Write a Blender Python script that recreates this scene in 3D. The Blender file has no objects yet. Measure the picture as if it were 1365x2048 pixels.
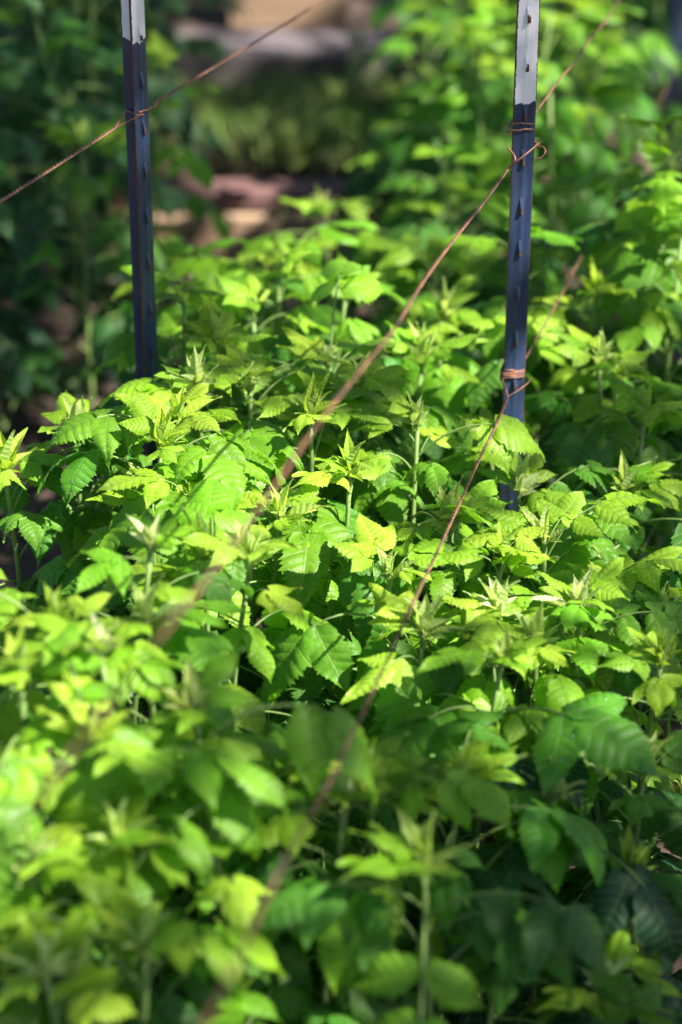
import bpy, math, random
from mathutils import Vector, Matrix, noise

scene = bpy.context.scene
COL = scene.collection
R = math.radians
RNG = random.Random(11)

# ------------------------------------------------------------------ camera geometry
CAM_H, PITCH, LENS, SENSOR = 1.6, R(25.5), 85.0, 36.0
FPX = LENS / SENSOR * 2048.0
CAM = Vector((0, 0, CAM_H))
FWD = Vector((0, math.cos(PITCH), -math.sin(PITCH)))
UPV = Vector((0, math.sin(PITCH), math.cos(PITCH)))
RGT = Vector((1, 0, 0))

def ray(px, py):
    return FWD + RGT * ((px - 682.5) / FPX) + UPV * ((1024 - py) / FPX)
def at_depth(px, py, d):
    return CAM + ray(px, py) * d
def at_z(px, py, z):
    r = ray(px, py)
    return CAM + r * ((z - CAM_H) / r.z)
def at_y(px, py, y):
    r = ray(px, py)
    return CAM + r * (y / r.y)
def project(p):
    v = Vector(p) - CAM
    d = v.dot(FWD)
    if d < 0.1: return None
    return (682.5 + FPX * v.dot(RGT) / d, 1024 - FPX * v.dot(UPV) / d, d)

# ------------------------------------------------------------------ sun
SUN_AZ, SUN_EL = R(112), R(46)          # clockwise from +Y
SUN = Vector((math.cos(SUN_EL) * math.sin(SUN_AZ), math.cos(SUN_EL) * math.cos(SUN_AZ), math.sin(SUN_EL)))

# ------------------------------------------------------------------ object helpers
def link(o, parent=None):
    COL.objects.link(o)
    if parent is not None: o.parent = parent
    return o
def tag(o, label=None, cat=None, group=None, kind=None):
    if label: o['label'] = label
    if cat: o['category'] = cat
    if group: o['group'] = group
    if kind: o['kind'] = kind
    return o
def thing(name, label, cat, loc=(0, 0, 0), group=None):
    o = bpy.data.objects.new(name, None)
    o.empty_display_size = 0.05
    o.location = loc
    link(o)
    return tag(o, label, cat, group)

class MB:
    """collects vertices / faces / uvs / material slots, builds ONE mesh"""
    def __init__(self):
        self.v, self.f, self.m, self.uv, self.att = [], [], [], [], []
    def vert(self, p, uv=(0.5, 0.5), a=0.0):
        self.v.append(tuple(p)); self.uv.append(uv); self.att.append(a)
        return len(self.v) - 1
    def face(self, idx, m=0):
        self.f.append(tuple(idx)); self.m.append(m)
    def mesh(self, name, mats, smooth=True):
        me = bpy.data.meshes.new(name)
        me.from_pydata(self.v, [], self.f)
        for mt in mats: me.materials.append(mt)
        me.polygons.foreach_set('material_index', self.m)
        me.polygons.foreach_set('use_smooth', [smooth] * len(self.f))
        uvl = me.uv_layers.new(name='UVMap')
        flat = []
        for f in self.f:
            for i in f: flat.extend(self.uv[i])
        uvl.data.foreach_set('uv', flat)
        at = me.attributes.new('edge', 'FLOAT', 'POINT')
        at.data.foreach_set('value', self.att)
        me.update()
        return me
    def build(self, name, mats, parent=None, smooth=True, loc=None):
        if not isinstance(mats, (list, tuple)): mats = [mats]
        o = bpy.data.objects.new(name, self.mesh(name, mats, smooth))
        if loc is not None: o.location = loc
        return link(o, parent)
    def tube(self, pts, radii, n=6, m=0, cap=True, a=0.0):
        pts = [Vector(p) for p in pts]
        if not isinstance(radii, (list, tuple)): radii = [radii] * len(pts)
        rings = []
        t0 = (pts[1] - pts[0]).normalized()
        ref = Vector((0, 0, 1)) if abs(t0.z) < 0.9 else Vector((1, 0, 0))
        nrm = (ref - t0 * ref.dot(t0)).normalized()
        L = 0.0
        for i, p in enumerate(pts):
            if i == 0: t = t0
            elif i == len(pts) - 1: t = (pts[i] - pts[i - 1]).normalized()
            else: t = (pts[i + 1] - pts[i - 1]).normalized()
            nrm = nrm - t * nrm.dot(t)
            nrm = nrm.normalized() if nrm.length > 1e-6 else Vector((1, 0, 0))
            b = t.cross(nrm)
            if i: L += (pts[i] - pts[i - 1]).length
            rings.append([self.vert(p + (nrm * math.cos(2 * math.pi * k / n) + b * math.sin(2 * math.pi * k / n)) * radii[i], (k / n, L * 10), a) for k in range(n)])
        for i in range(len(rings) - 1):
            for k in range(n):
                self.face((rings[i][k], rings[i][(k + 1) % n], rings[i + 1][(k + 1) % n], rings[i + 1][k]), m)
        if cap:
            self.face(tuple(reversed(rings[0])), m); self.face(tuple(rings[-1]), m)
    def box(self, lo, hi, m=0, bev=0.0, seg=(1, 1, 1), jit=0.0, rng=None):
        """box with chamfered edges along X and optional wobble"""
        x0, y0, z0 = lo; x1, y1, z1 = hi
        b = bev
        prof = [(y0 + b, z0), (y1 - b, z0), (y1, z0 + b), (y1, z1 - b), (y1 - b, z1), (y0 + b, z1), (y0, z1 - b), (y0, z0 + b)]
        nx = seg[0]; rings = []
        for i in range(nx + 1):
            x = x0 + (x1 - x0) * i / nx
            ring = []
            for k, (y, z) in enumerate(prof):
                d = Vector((x * 3.1, k * 1.7, z1 * 9))
                ring.append(self.vert((x, y + jit * noise.noise(d), z + jit * noise.noise(d + Vector((7, 3, 1))))))
            rings.append(ring)
        for i in range(nx):
            for k in range(8):
                self.face((rings[i][k], rings[i + 1][k], rings[i + 1][(k + 1) % 8], rings[i][(k + 1) % 8]), m)
        self.face(tuple(rings[0]), m); self.face(tuple(reversed(rings[-1])), m)

# ------------------------------------------------------------------ node helpers
def new_mat(name):
    m = bpy.data.materials.new(name); m.use_nodes = True
    nt = m.node_tree; nt.nodes.clear()
    out = nt.nodes.new('ShaderNodeOutputMaterial')
    return m, nt, out
class N:
    def __init__(self, nt): self.nt = nt
    def n(self, typ, **kw):
        nd = self.nt.nodes.new(typ)
        for k, v in kw.items():
            if k.startswith('i_'):
                key = k[2:]
                nd.inputs[int(key) if key.isdigit() else key.replace('_', ' ')].default_value = v
            else: setattr(nd, k, v)
        return nd
    def l(self, a, b): self.nt.links.new(a, b)
    def math(self, op, a, b=None, c=None, clamp=False):
        nd = self.nt.nodes.new('ShaderNodeMath'); nd.operation = op; nd.use_clamp = clamp
        for i, x in enumerate((a, b, c)):
            if x is None: continue
            if isinstance(x, (int, float)): nd.inputs[i].default_value = x
            else: self.l(x, nd.inputs[i])
        return nd.outputs[0]
    def ss(self, x, lo, hi, a=0.0, b=1.0):
        nd = self.nt.nodes.new('ShaderNodeMapRange'); nd.interpolation_type = 'SMOOTHSTEP'
        self.l(x, nd.inputs[0])
        for i, v in zip((1, 2, 3, 4), (lo, hi, a, b)): nd.inputs[i].default_value = v
        return nd.outputs[0]
    def mix(self, fac, a, b, blend='MIX'):
        nd = self.nt.nodes.new('ShaderNodeMix'); nd.data_type = 'RGBA'; nd.blend_type = blend
        for s, x in ((nd.inputs[0], fac), (nd.inputs[6], a), (nd.inputs[7], b)):
            if isinstance(x, (int, float)): s.default_value = x
            elif isinstance(x, tuple): s.default_value = (*x[:3], 1)
            else: self.l(x, s)
        return nd.outputs[2]
    def noise(self, vec, scale, detail=3, rough=0.55):
        nd = self.nt.nodes.new('ShaderNodeTexNoise')
        nd.inputs['Scale'].default_value = scale; nd.inputs['Detail'].default_value = detail; nd.inputs['Roughness'].default_value = rough
        if vec is not None: self.l(vec, nd.inputs['Vector'])
        return nd.outputs['Fac']

NV = 8      # side veins per leaflet
def leaf_material(name, trans=0.45, rough=0.46, spec=0.36, under=(0.30, 0.40, 0.20), under_f=0.55, tmul=(1.5, 1.68, 0.5), young=False):
    m, nt, out = new_mat(name); g = N(nt)
    oi = g.n('ShaderNodeObjectInfo')
    tc = g.n('ShaderNodeTexCoord')
    sep = g.n('ShaderNodeSeparateXYZ'); g.l(tc.outputs['UV'], sep.inputs[0])
    u, v = sep.outputs[0], sep.outputs[1]
    au = g.math('ABSOLUTE', g.math('MULTIPLY_ADD', u, 2.0, -1.0))
    fr = g.math('ABSOLUTE', g.math('SUBTRACT', g.math('FRACT', g.math('MULTIPLY', v, float(NV))), 0.5))   # .5 on a vein
    vein = g.ss(fr, 0.40, 0.49)
    mid = g.ss(au, 0.0, 0.07, 1.0, 0.0)
    vm = g.math('MAXIMUM', vein, mid)
    big = g.noise(tc.outputs['Object'], 38, 3)
    fine = g.noise(tc.outputs['Object'], 240, 2)
    hs = g.n('ShaderNodeHueSaturation')
    g.l(oi.outputs['Color'], hs.inputs['Color'])
    g.l(g.math('MULTIPLY_ADD', oi.outputs['Random'], 0.022, 0.489), hs.inputs['Hue'])
    rnd2 = g.math('FRACT', g.math('MULTIPLY', oi.outputs['Random'], 17.31))
    val = g.math('ADD', g.math('MULTIPLY_ADD', rnd2, 0.4, 0.6), g.math('MULTIPLY', big, 0.45))
    g.l(val, hs.inputs['Value']); hs.inputs['Saturation'].default_value = 1.06
    col = hs.outputs[0]
    col = g.mix(g.math('MULTIPLY', vm, 0.38), col, (0.24, 0.36, 0.08))
    col = g.mix(g.ss(fine, 0.35, 0.75, 0.0, 0.22), col, (0.02, 0.05, 0.01))
    pts = g.noise(tc.outputs['Object'], 95, 4, 0.7)
    spot = g.math('MULTIPLY', g.ss(pts, 0.63, 0.69), g.math('GREATER_THAN', g.math('FRACT', g.math('MULTIPLY', oi.outputs['Random'], 7.77)), 0.55))
    col = g.mix(g.math('MULTIPLY', spot, 0.75), col, (0.13, 0.075, 0.02))
    geo = g.n('ShaderNodeNewGeometry')
    back = g.mix(under_f, col, under)
    colf = g.mix(geo.outputs['Backfacing'], col, back)
    tcol = g.mix(1.0, col, tmul, 'MULTIPLY')
    tcol = g.mix(g.math('MULTIPLY', vm, 0.35), tcol, (0.10, 0.20, 0.02))
    # relief: fine net between veins
    vor = g.n('ShaderNodeTexVoronoi', feature='F1'); vor.inputs['Scale'].default_value = 330
    g.l(tc.outputs['Object'], vor.inputs['Vector'])
    h = g.math('ADD', g.math('MULTIPLY', vor.outputs['Distance'], -0.8), g.math('MULTIPLY', vm, -1.3))
    bp = g.n('ShaderNodeBump'); bp.inputs['Strength'].default_value = 0.45 if not young else 0.25; bp.inputs['Distance'].default_value = 0.0008
    g.l(h, bp.inputs['Height'])
    pb = g.n('ShaderNodeBsdfPrincipled')
    g.l(colf, pb.inputs['Base Color'])
    g.l(g.math('MULTIPLY_ADD', big, 0.16, rough - 0.08), pb.inputs['Roughness'])
    pb.inputs['Specular IOR Level'].default_value = spec
    g.l(bp.outputs[0], pb.inputs['Normal'])
    tr = g.n('ShaderNodeBsdfTranslucent'); g.l(tcol, tr.inputs['Color']); g.l(bp.outputs[0], tr.inputs['Normal'])
    mx = g.n('ShaderNodeMixShader'); mx.inputs[0].default_value = trans
    g.l(pb.outputs[0], mx.inputs[1]); g.l(tr.outputs[0], mx.inputs[2])
    g.l(mx.outputs[0], out.inputs[0])
    return m

def simple_mat(name, col, rough=0.6, spec=0.4, var=0.3, scale=40, bump=0.0, col2=None, stretch=(1, 1, 1), metal=0.0, subs=0.0):
    m, nt, out = new_mat(name); g = N(nt)
    tc = g.n('ShaderNodeTexCoord')
    mp = g.n('ShaderNodeMapping'); mp.inputs['Scale'].default_value = stretch
    g.l(tc.outputs['Object'], mp.inputs[0])
    nz = g.noise(mp.outputs[0], scale, 5, 0.6)
    c2 = col2 or tuple(c * (1 - var) for c in col)
    c = g.mix(g.ss(nz, 0.32, 0.68), col, c2)
    pb = g.n('ShaderNodeBsdfPrincipled')
    g.l(c, pb.inputs['Base Color'])
    pb.inputs['Roughness'].default_value = rough; pb.inputs['Specular IOR Level'].default_value = spec
    pb.inputs['Metallic'].default_value = metal
    if bump:
        bp = g.n('ShaderNodeBump'); bp.inputs['Strength'].default_value = bump; bp.inputs['Distance'].default_value = 0.004
        g.l(nz, bp.inputs['Height']); g.l(bp.outputs[0], pb.inputs['Normal'])
    g.l(pb.outputs[0], out.inputs[0])
    return m

def stem_material():
    m, nt, out = new_mat('cane_skin'); g = N(nt)
    oi = g.n('ShaderNodeObjectInfo'); tc = g.n('ShaderNodeTexCoord')
    nz = g.noise(tc.outputs['Object'], 60, 3)
    c = g.mix(g.ss(nz, 0.35, 0.7, 0, 0.5), (0.22, 0.33, 0.10), (0.12, 0.22, 0.05))
    pb = g.n('ShaderNodeBsdfPrincipled'); g.l(c, pb.inputs['Base Color'])
    pb.inputs['Roughness'].default_value = 0.5; pb.inputs['Specular IOR Level'].default_value = 0.35
    tr = g.n('ShaderNodeBsdfTranslucent'); tr.inputs['Color'].default_value = (0.30, 0.42, 0.06, 1)
    mx = g.n('ShaderNodeMixShader'); mx.inputs[0].default_value = 0.25
    g.l(pb.outputs[0], mx.inputs[1]); g.l(tr.outputs[0], mx.inputs[2]); g.l(mx.outputs[0], out.inputs[0])
    return m

def post_paint(name, col, col2, rough, rust_lo, rust_hi, chalky=0.16):
    m, nt, out = new_mat(name); g = N(nt)
    tc = g.n('ShaderNodeTexCoord')
    mp = g.n('ShaderNodeMapping'); mp.inputs['Scale'].default_value = (1, 1, 0.12)
    g.l(tc.outputs['Object'], mp.inputs[0])
    streak = g.noise(mp.outputs[0], 160, 4)
    spots = g.noise(tc.outputs['Object'], 210, 4, 0.65)
    at = g.n('ShaderNodeAttribute', attribute_name='edge')
    c = g.mix(g.ss(streak, 0.35, 0.7), col, col2)
    chalk = g.noise(tc.outputs['Object'], 9, 4)
    c = g.mix(g.ss(chalk, 0.42, 0.75, 0, chalky), c, (0.16, 0.17, 0.20))
    # worn places: flange edges and stud tips, ragged by noise
    wear = g.math('ADD', g.math('MULTIPLY', at.outputs['Fac'], 0.55), g.math('MULTIPLY', spots, 0.75))
    wm = g.ss(wear, rust_lo, rust_hi)
    rust = g.mix(g.ss(g.noise(tc.outputs['Object'], 400, 3), 0.4, 0.6), (0.11, 0.045, 0.022), (0.035, 0.018, 0.014))
    c = g.mix(wm, c, rust)
    pb = g.n('ShaderNodeBsdfPrincipled'); g.l(c, pb.inputs['Base Color'])
    g.l(g.math('MULTIPLY_ADD', wm, 0.35, rough), pb.inputs['Roughness'])
    pb.inputs['Specular IOR Level'].default_value = 0.4
    bp = g.n('ShaderNodeBump'); bp.inputs['Strength'].default_value = 0.25; bp.inputs['Distance'].default_value = 0.001
    g.l(g.math('SUBTRACT', streak, wm), bp.inputs['Height']); g.l(bp.outputs[0], pb.inputs['Normal'])
    g.l(pb.outputs[0], out.inputs[0])
    return m

M = {}
M['leaf'] = leaf_material('raspberry_leaf')
M['young'] = leaf_material('raspberry_young_leaf', trans=0.45, rough=0.5, under=(0.36, 0.48, 0.18), under_f=0.6, tmul=(1.5, 1.5, 0.8), young=True)
M['stem'] = stem_material()
M['drop'] = None
m, nt, out = new_mat('water_drop'); g = N(nt)
pb = g.n('ShaderNodeBsdfPrincipled'); pb.inputs['Base Color'].default_value = (0.9, 0.95, 0.9, 1); pb.inputs['Roughness'].default_value = 0.03
pb.inputs['Transmission Weight'].default_value = 0.9; pb.inputs['IOR'].default_value = 1.33
g.l(pb.outputs[0], out.inputs[0]); M['drop'] = m
M['blue'] = post_paint('dark_blue_post_paint', (0.020, 0.038, 0.090), (0.013, 0.026, 0.062), 0.32, 0.76, 0.84)
M['white'] = post_paint('white_post_paint', (0.80, 0.78, 0.84), (0.70, 0.69, 0.75), 0.45, 0.70, 0.76)
M['rust'] = simple_mat('rusty_steel', (0.16, 0.065, 0.035), 0.75, 0.3, col2=(0.05, 0.025, 0.02), scale=220, bump=0.3)
M['wire'] = simple_mat('rusty_wire', (0.29, 0.125, 0.07), 0.5, 0.45, col2=(0.11, 0.065, 0.06), scale=120, metal=0.35)
M['soil'] = simple_mat('garden_soil', (0.105, 0.074, 0.060), 0.95, 0.15, col2=(0.05, 0.036, 0.03), scale=22, bump=0.8)
M['chip'] = simple_mat('bark_chips', (0.20, 0.14, 0.11), 0.9, 0.2, col2=(0.08, 0.057, 0.047), scale=30, bump=0.3)
M['timber'] = simple_mat('weathered_timber', (0.15, 0.125, 0.14), 0.75, 0.3, col2=(0.06, 0.05, 0.055), scale=26, bump=0.6, stretch=(0.08, 1, 1))
M['tan'] = simple_mat('tan_board', (0.40, 0.28, 0.19), 0.75, 0.25, col2=(0.20, 0.13, 0.085), scale=34, bump=0.5, stretch=(0.08, 1, 1))
M['purplewood'] = simple_mat('stained_timber', (0.17, 0.095, 0.095), 0.7, 0.3, col2=(0.09, 0.045, 0.04), scale=26, bump=0.6, stretch=(0.08, 1, 1))
M['redwood'] = simple_mat('red_brown_board', (0.26, 0.105, 0.06), 0.75, 0.25, col2=(0.16, 0.07, 0.045), scale=22, bump=0.5, stretch=(0.08, 1, 1))
M['pale'] = simple_mat('pale_wood', (0.60, 0.48, 0.36), 0.75, 0.25, col2=(0.45, 0.34, 0.25), scale=30, bump=0.4, stretch=(1, 1, 0.1))
M['grass'] = simple_mat('grass_blade', (0.12, 0.24, 0.035), 0.55, 0.35, col2=(0.20, 0.25, 0.06), scale=9)
M['bark'] = simple_mat('tree_bark', (0.16, 0.12, 0.09), 0.9, 0.2, scale=14, bump=0.9, stretch=(1, 1, 0.2))
M['crown'] = simple_mat('tree_leaf', (0.06, 0.11, 0.03), 0.5, 0.4, scale=3)

# ------------------------------------------------------------------ raspberry leaf meshes
def leaflet(mb, org, dirv, up, L, W, droop, fold, rng, mat=0, pleat=1.0, wave=1.0, fine=True, curl=0.0):
    """one ovate, doubly toothed, pleated leaflet; rows of the mesh follow the side veins"""
    dirv = dirv.normalized()
    side0 = dirv.cross(up).normalized()
    nrm0 = side0.cross(dirv).normalized()
    per = 4 if fine else 2
    rows = NV * per
    nc = 5 if fine else 3
    # bent midrib
    n = 40; C = [Vector((0, 0, 0))]; T = []
    for i in range(n + 1):
        th = droop * (i / n) ** 1.25
        T.append((math.cos(th), -math.sin(th)))
    for i in range(n):
        C.append(C[-1] + Vector((0, T[i][0], T[i][1])) * (L / n))
    sc = rng.uniform(-0.25, 0.25) * wave      # sideways sweep
    ph = rng.uniform(0, 6.28); pr = [rng.uniform(.5, 1.35) for _ in range(NV + 1)]
    grid = {}
    for r in range(rows + 1):
        t = r / rows
        f = (t ** 0.40) * ((1 - t) ** 1.35) * 2.47
        w = W * f
        q = r % per
        if fine: tooth = (1.09, 0.92, 1.0, 0.88)[q] + rng.uniform(-.05, .05)
        else: tooth = (1.08, 0.9)[q]
        veinz = ((-1.0, 0.25, 0.8, 0.25)[q] if fine else (-0.8, 0.8)[q]) * pr[r // per]
        k = 0.50 * (1 - 0.2 * t) * min(1, t * 6 + 0.15)
        for c in range(-nc, nc + 1):
            s = c / nc
            a = abs(s)
            wx = w * a
            if abs(c) == nc: wx *= tooth
            y = min(L, max(0, t * L * 0.96 + wx * k - (0.06 * L * a if t < 0.05 else 0)))
            yi = y / L * n; i0 = min(n - 1, int(yi)); fr = yi - i0
            base = C[i0].lerp(C[i0 + 1], fr)
            ty, tz = T[i0]
            nr = Vector((0, -tz, ty))
            z = fold * wx - curl * wx * wx / max(W, 1e-4) + pleat * veinz * L * 0.0095 * min(1, a * 3) * (1 - 0.25 * a) * min(1, w / W * 1.6)
            z += wave * 0.05 * L * math.sin(ph + t * 5.5 + s * 1.7) * a
            x = math.copysign(wx, s) if c else 0
            p = base + nr * z + Vector((x + sc * y * y / L, 0, 0))
            wp = org + side0 * p.x + dirv * p.y + nrm0 * p.z
            grid[(r, c)] = mb.vert(wp, (0.5 + s * 0.5, t))
    for r in range(rows):
        for c in range(-nc, nc):
            mb.face((grid[(r, c)], grid[(r, c + 1)], grid[(r + 1, c + 1)], grid[(r + 1, c)]), mat)
    return grid

def drops(mb, faces_from, rng, count, mat):
    cand = [f for f, mm in zip(mb.f[faces_from:], mb.m[faces_from:]) if mm == 0]
    for _ in range(count):
        f = rng.choice(cand)
        vs = [Vector(mb.v[i]) for i in f]
        p = sum(vs, Vector()) / 4
        nn = (vs[1] - vs[0]).cross(vs[3] - vs[0])
        if nn.length < 1e-12: continue
        nn.normalize()
        r = rng.uniform(0.0006, 0.0014)
        t = nn.orthogonal().normalized(); b = nn.cross(t)
        rings = []
        for (rr, hh) in ((1.0, -0.1), (0.8, 0.55)):
            rings.append([mb.vert(p + (t * math.cos(k * 1.0472) + b * math.sin(k * 1.0472)) * r * rr + nn * r * hh) for k in range(6)])
        top = mb.vert(p + nn * r * 0.85)
        for k in range(6):
            mb.face((rings[0][k], rings[0][(k + 1) % 6], rings[1][(k + 1) % 6], rings[1][k]), mat)
            mb.face((rings[1][k], rings[1][(k + 1) % 6], top), mat)

def make_leaf(rng, nleaf=3, droop=0.7, fine=True, size=0.077, young=False, wet=False, elev=0.8, lp=0.06):
    """petiole along +Y rising, trifoliate or five-leaflet lamina"""
    mb = MB()
    e = elev
    pts = [Vector((0, 0, 0))]
    nseg = 7
    rach = size * (0.42 if nleaf == 3 else 0.8)
    tot = lp + rach
    bend = rng.uniform(-0.25, 0.25)
    for i in range(nseg):
        f = i / (nseg - 1)
        ee = e * (1 - f ** 1.3) + (-0.1) * f
        d = Vector((math.sin(bend * f), math.cos(bend * f) * math.cos(ee), math.sin(ee)))
        pts.append(pts[-1] + d * (tot / nseg))
    rad = [0.0015 * size / 0.077 * (1 - 0.45 * i / nseg) for i in range(nseg + 1)]
    if fine or True:
        mb.tube(pts, rad, 5, 1, cap=False)
    d = (pts[-1] - pts[-2]).normalized()
    upv = Vector((0, 0, 1))
    mat = 0
    start = len(mb.f)
    dr = droop * rng.uniform(0.8, 1.2)
    tilt = -rng.uniform(0.0, 0.45) * min(1, droop)
    def rot_el(v, a): return Vector((v.x * math.cos(a), v.y * math.cos(a), v.z)) + Vector((0, 0, math.sin(a)))
    fold = rng.uniform(0.05, 0.3) if not young else rng.uniform(0.5, 0.9)
    wr = rng.uniform(0.255, 0.325)
    leaflet(mb, pts[-1], rot_el(d, tilt), upv, size * rng.uniform(1.0, 1.15), size * wr * 1.06, dr, fold, rng, mat, fine=fine, curl=0.35)
    def pair(pos, sz, ang):
        for sgn in (-1, 1):
            a = ang * rng.uniform(0.85, 1.15)
            hd = Vector((sgn * math.sin(a), math.cos(a), 0))
            sd = pos + hd * size * 0.03
            leaflet(mb, sd, rot_el(hd, tilt * 0.8 - rng.uniform(0, 0.25)), upv + hd * 0.1, sz * rng.uniform(0.92, 1.08), sz * wr * 0.98, dr * rng.uniform(0.7, 1.2), fold * rng.uniform(0.7, 1.2), rng, mat, fine=fine, curl=0.35)
    if nleaf == 3:
        pair(pts[-2], size * 0.86, 1.08)
    else:
        pair(pts[-2], size * 0.86, 0.95)
        pair(pts[-4], size * 0.72, 1.25)
    if wet: drops(mb, start, rng, 34, 2)
    return mb.mesh('leaf', [M['young'] if young else M['leaf'], M['stem'], M['drop']])

def make_shoot_tip(rng, size=0.045, fine=True):
    """bundle of narrow, half-unfolded pale leaflets pointing up at the end of the cane"""
    mb = MB()
    mb.tube([(0, 0, -0.012), (0, 0, 0.004), (0, 0, size * 0.35)], [0.0026, 0.0024, 0.0012], 6, 1)
    n = rng.randint(5, 7)
    a0 = rng.uniform(0, 6.28)
    for i in range(n):
        a = a0 + i * 2.4
        f = i / n
        el = 1.47 - 0.62 * (1 - f) ** 1.5 * rng.uniform(0.6, 1.2)
        hd = Vector((math.cos(a), math.sin(a), 0))
        d = Vector((hd.x * math.cos(el), hd.y * math.cos(el), math.sin(el)))
        upv = Vector((-hd.x * math.sin(el), -hd.y * math.sin(el), math.cos(el)))
        L = size * rng.uniform(0.65, 1.15) * (1 - 0.25 * f)
        o = Vector((0, 0, size * (0.0 + 0.35 * f))) + hd * 0.0015
        leaflet(mb, o, d, upv, L, L * rng.uniform(0.13, 0.20), rng.uniform(-0.25, 0.9), rng.uniform(0.4, 0.9), rng, 0, pleat=0.9, wave=0.5, fine=fine)
        if f < 0.45:      # side leaflets of the oldest ones
            for s in (-1, 1):
                b = a + s * 0.75
                hd2 = Vector((math.cos(b), math.sin(b), 0))
                d2 = (d * 0.6 + hd2 * 0.55).normalized()
                leaflet(mb, o + d * L * 0.12, d2, upv, L * 0.55, L * 0.10, rng.uniform(0, 0.5), 0.8, rng, 0, wave=0.5, fine=fine)
    return mb.mesh('shoot_tip', [M['young'], M['stem']])

lr = random.Random(5)
LEAVES = {'mature': [], 'wet': [], 'young': [], 'far': [], 'droopy': []}
for i in range(16): LEAVES['mature'].append(make_leaf(lr, 3 if i % 3 else 5, lr.uniform(0.75, 1.6), elev=lr.uniform(0.5, 1.0), lp=lr.uniform(0.045, 0.075)))
for i in range(13): LEAVES['wet'].append(make_leaf(lr, 3 if i % 3 else 5, lr.uniform(0.7, 1.5), wet=True, elev=lr.uniform(0.5, 1.0), lp=lr.uniform(0.04, 0.065)))
for i in range(10): LEAVES['young'].append(make_leaf(lr, 3, lr.uniform(0.1, 0.7), size=0.050, elev=lr.uniform(0.9, 1.2), lp=0.028))
for i in range(6): LEAVES['droopy'].append(make_leaf(lr, 3, lr.uniform(1.2, 1.7), elev=lr.uniform(0.4, 0.8), lp=0.06))
for i in range(9): LEAVES['far'].append(make_leaf(lr, 3 if i % 3 else 5, lr.uniform(0.5, 1.3), fine=False, elev=lr.uniform(0.5, 1.0), lp=lr.uniform(0.05, 0.075)))
TIPS = [make_shoot_tip(lr, lr.uniform(0.050, 0.064)) for _ in range(7)]
TIPS_FAR = [make_shoot_tip(lr, 0.05, fine=False) for _ in range(3)]

# leaf colours old to new; the dark end also stands in for shade
AGE_SHADE = [(0.012, 0.050, 0.030), (0.026, 0.105, 0.034), (0.068, 0.205, 0.030), (0.160, 0.340, 0.030), (0.285, 0.44, 0.055)]
def age_shade_col(a, rng):
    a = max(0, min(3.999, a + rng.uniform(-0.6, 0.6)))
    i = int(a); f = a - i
    return tuple(AGE_SHADE[i][k] * (1 - f) + AGE_SHADE[i + 1][k] * f for k in range(3)) + (1,)
TIPC = [(0.42, 0.54, 0.16, 1), (0.50, 0.58, 0.32, 1), (0.34, 0.50, 0.07, 1), (0.44, 0.54, 0.2, 1)]

GROUND_STEPS = [(4.70, 0.13), (5.62, 0.22)]
def ground_z(y):
    z = 0.0
    for yy, zz in GROUND_STEPS:
        if y > yy: z = zz
    return z

BLOBS = {}
def put(mesh, name, parent, loc, az, tilt, scale, color, roll=0.0):
    o = bpy.data.objects.new(name, mesh)
    o.parent = parent
    o.location = loc
    o.rotation_euler = (Matrix.Rotation(az - math.pi / 2, 3, 'Z') @ Matrix.Rotation(tilt, 3, 'X') @ Matrix.Rotation(roll, 3, 'Y')).to_euler()
    jr_ = random.Random(int(scale * 1e6) + int(az * 1e4)); o.scale = (scale * jr_.uniform(.88, 1.14), scale * jr_.uniform(.9, 1.12), scale)
    o.color = color
    COL.objects.link(o)
    return o

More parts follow.
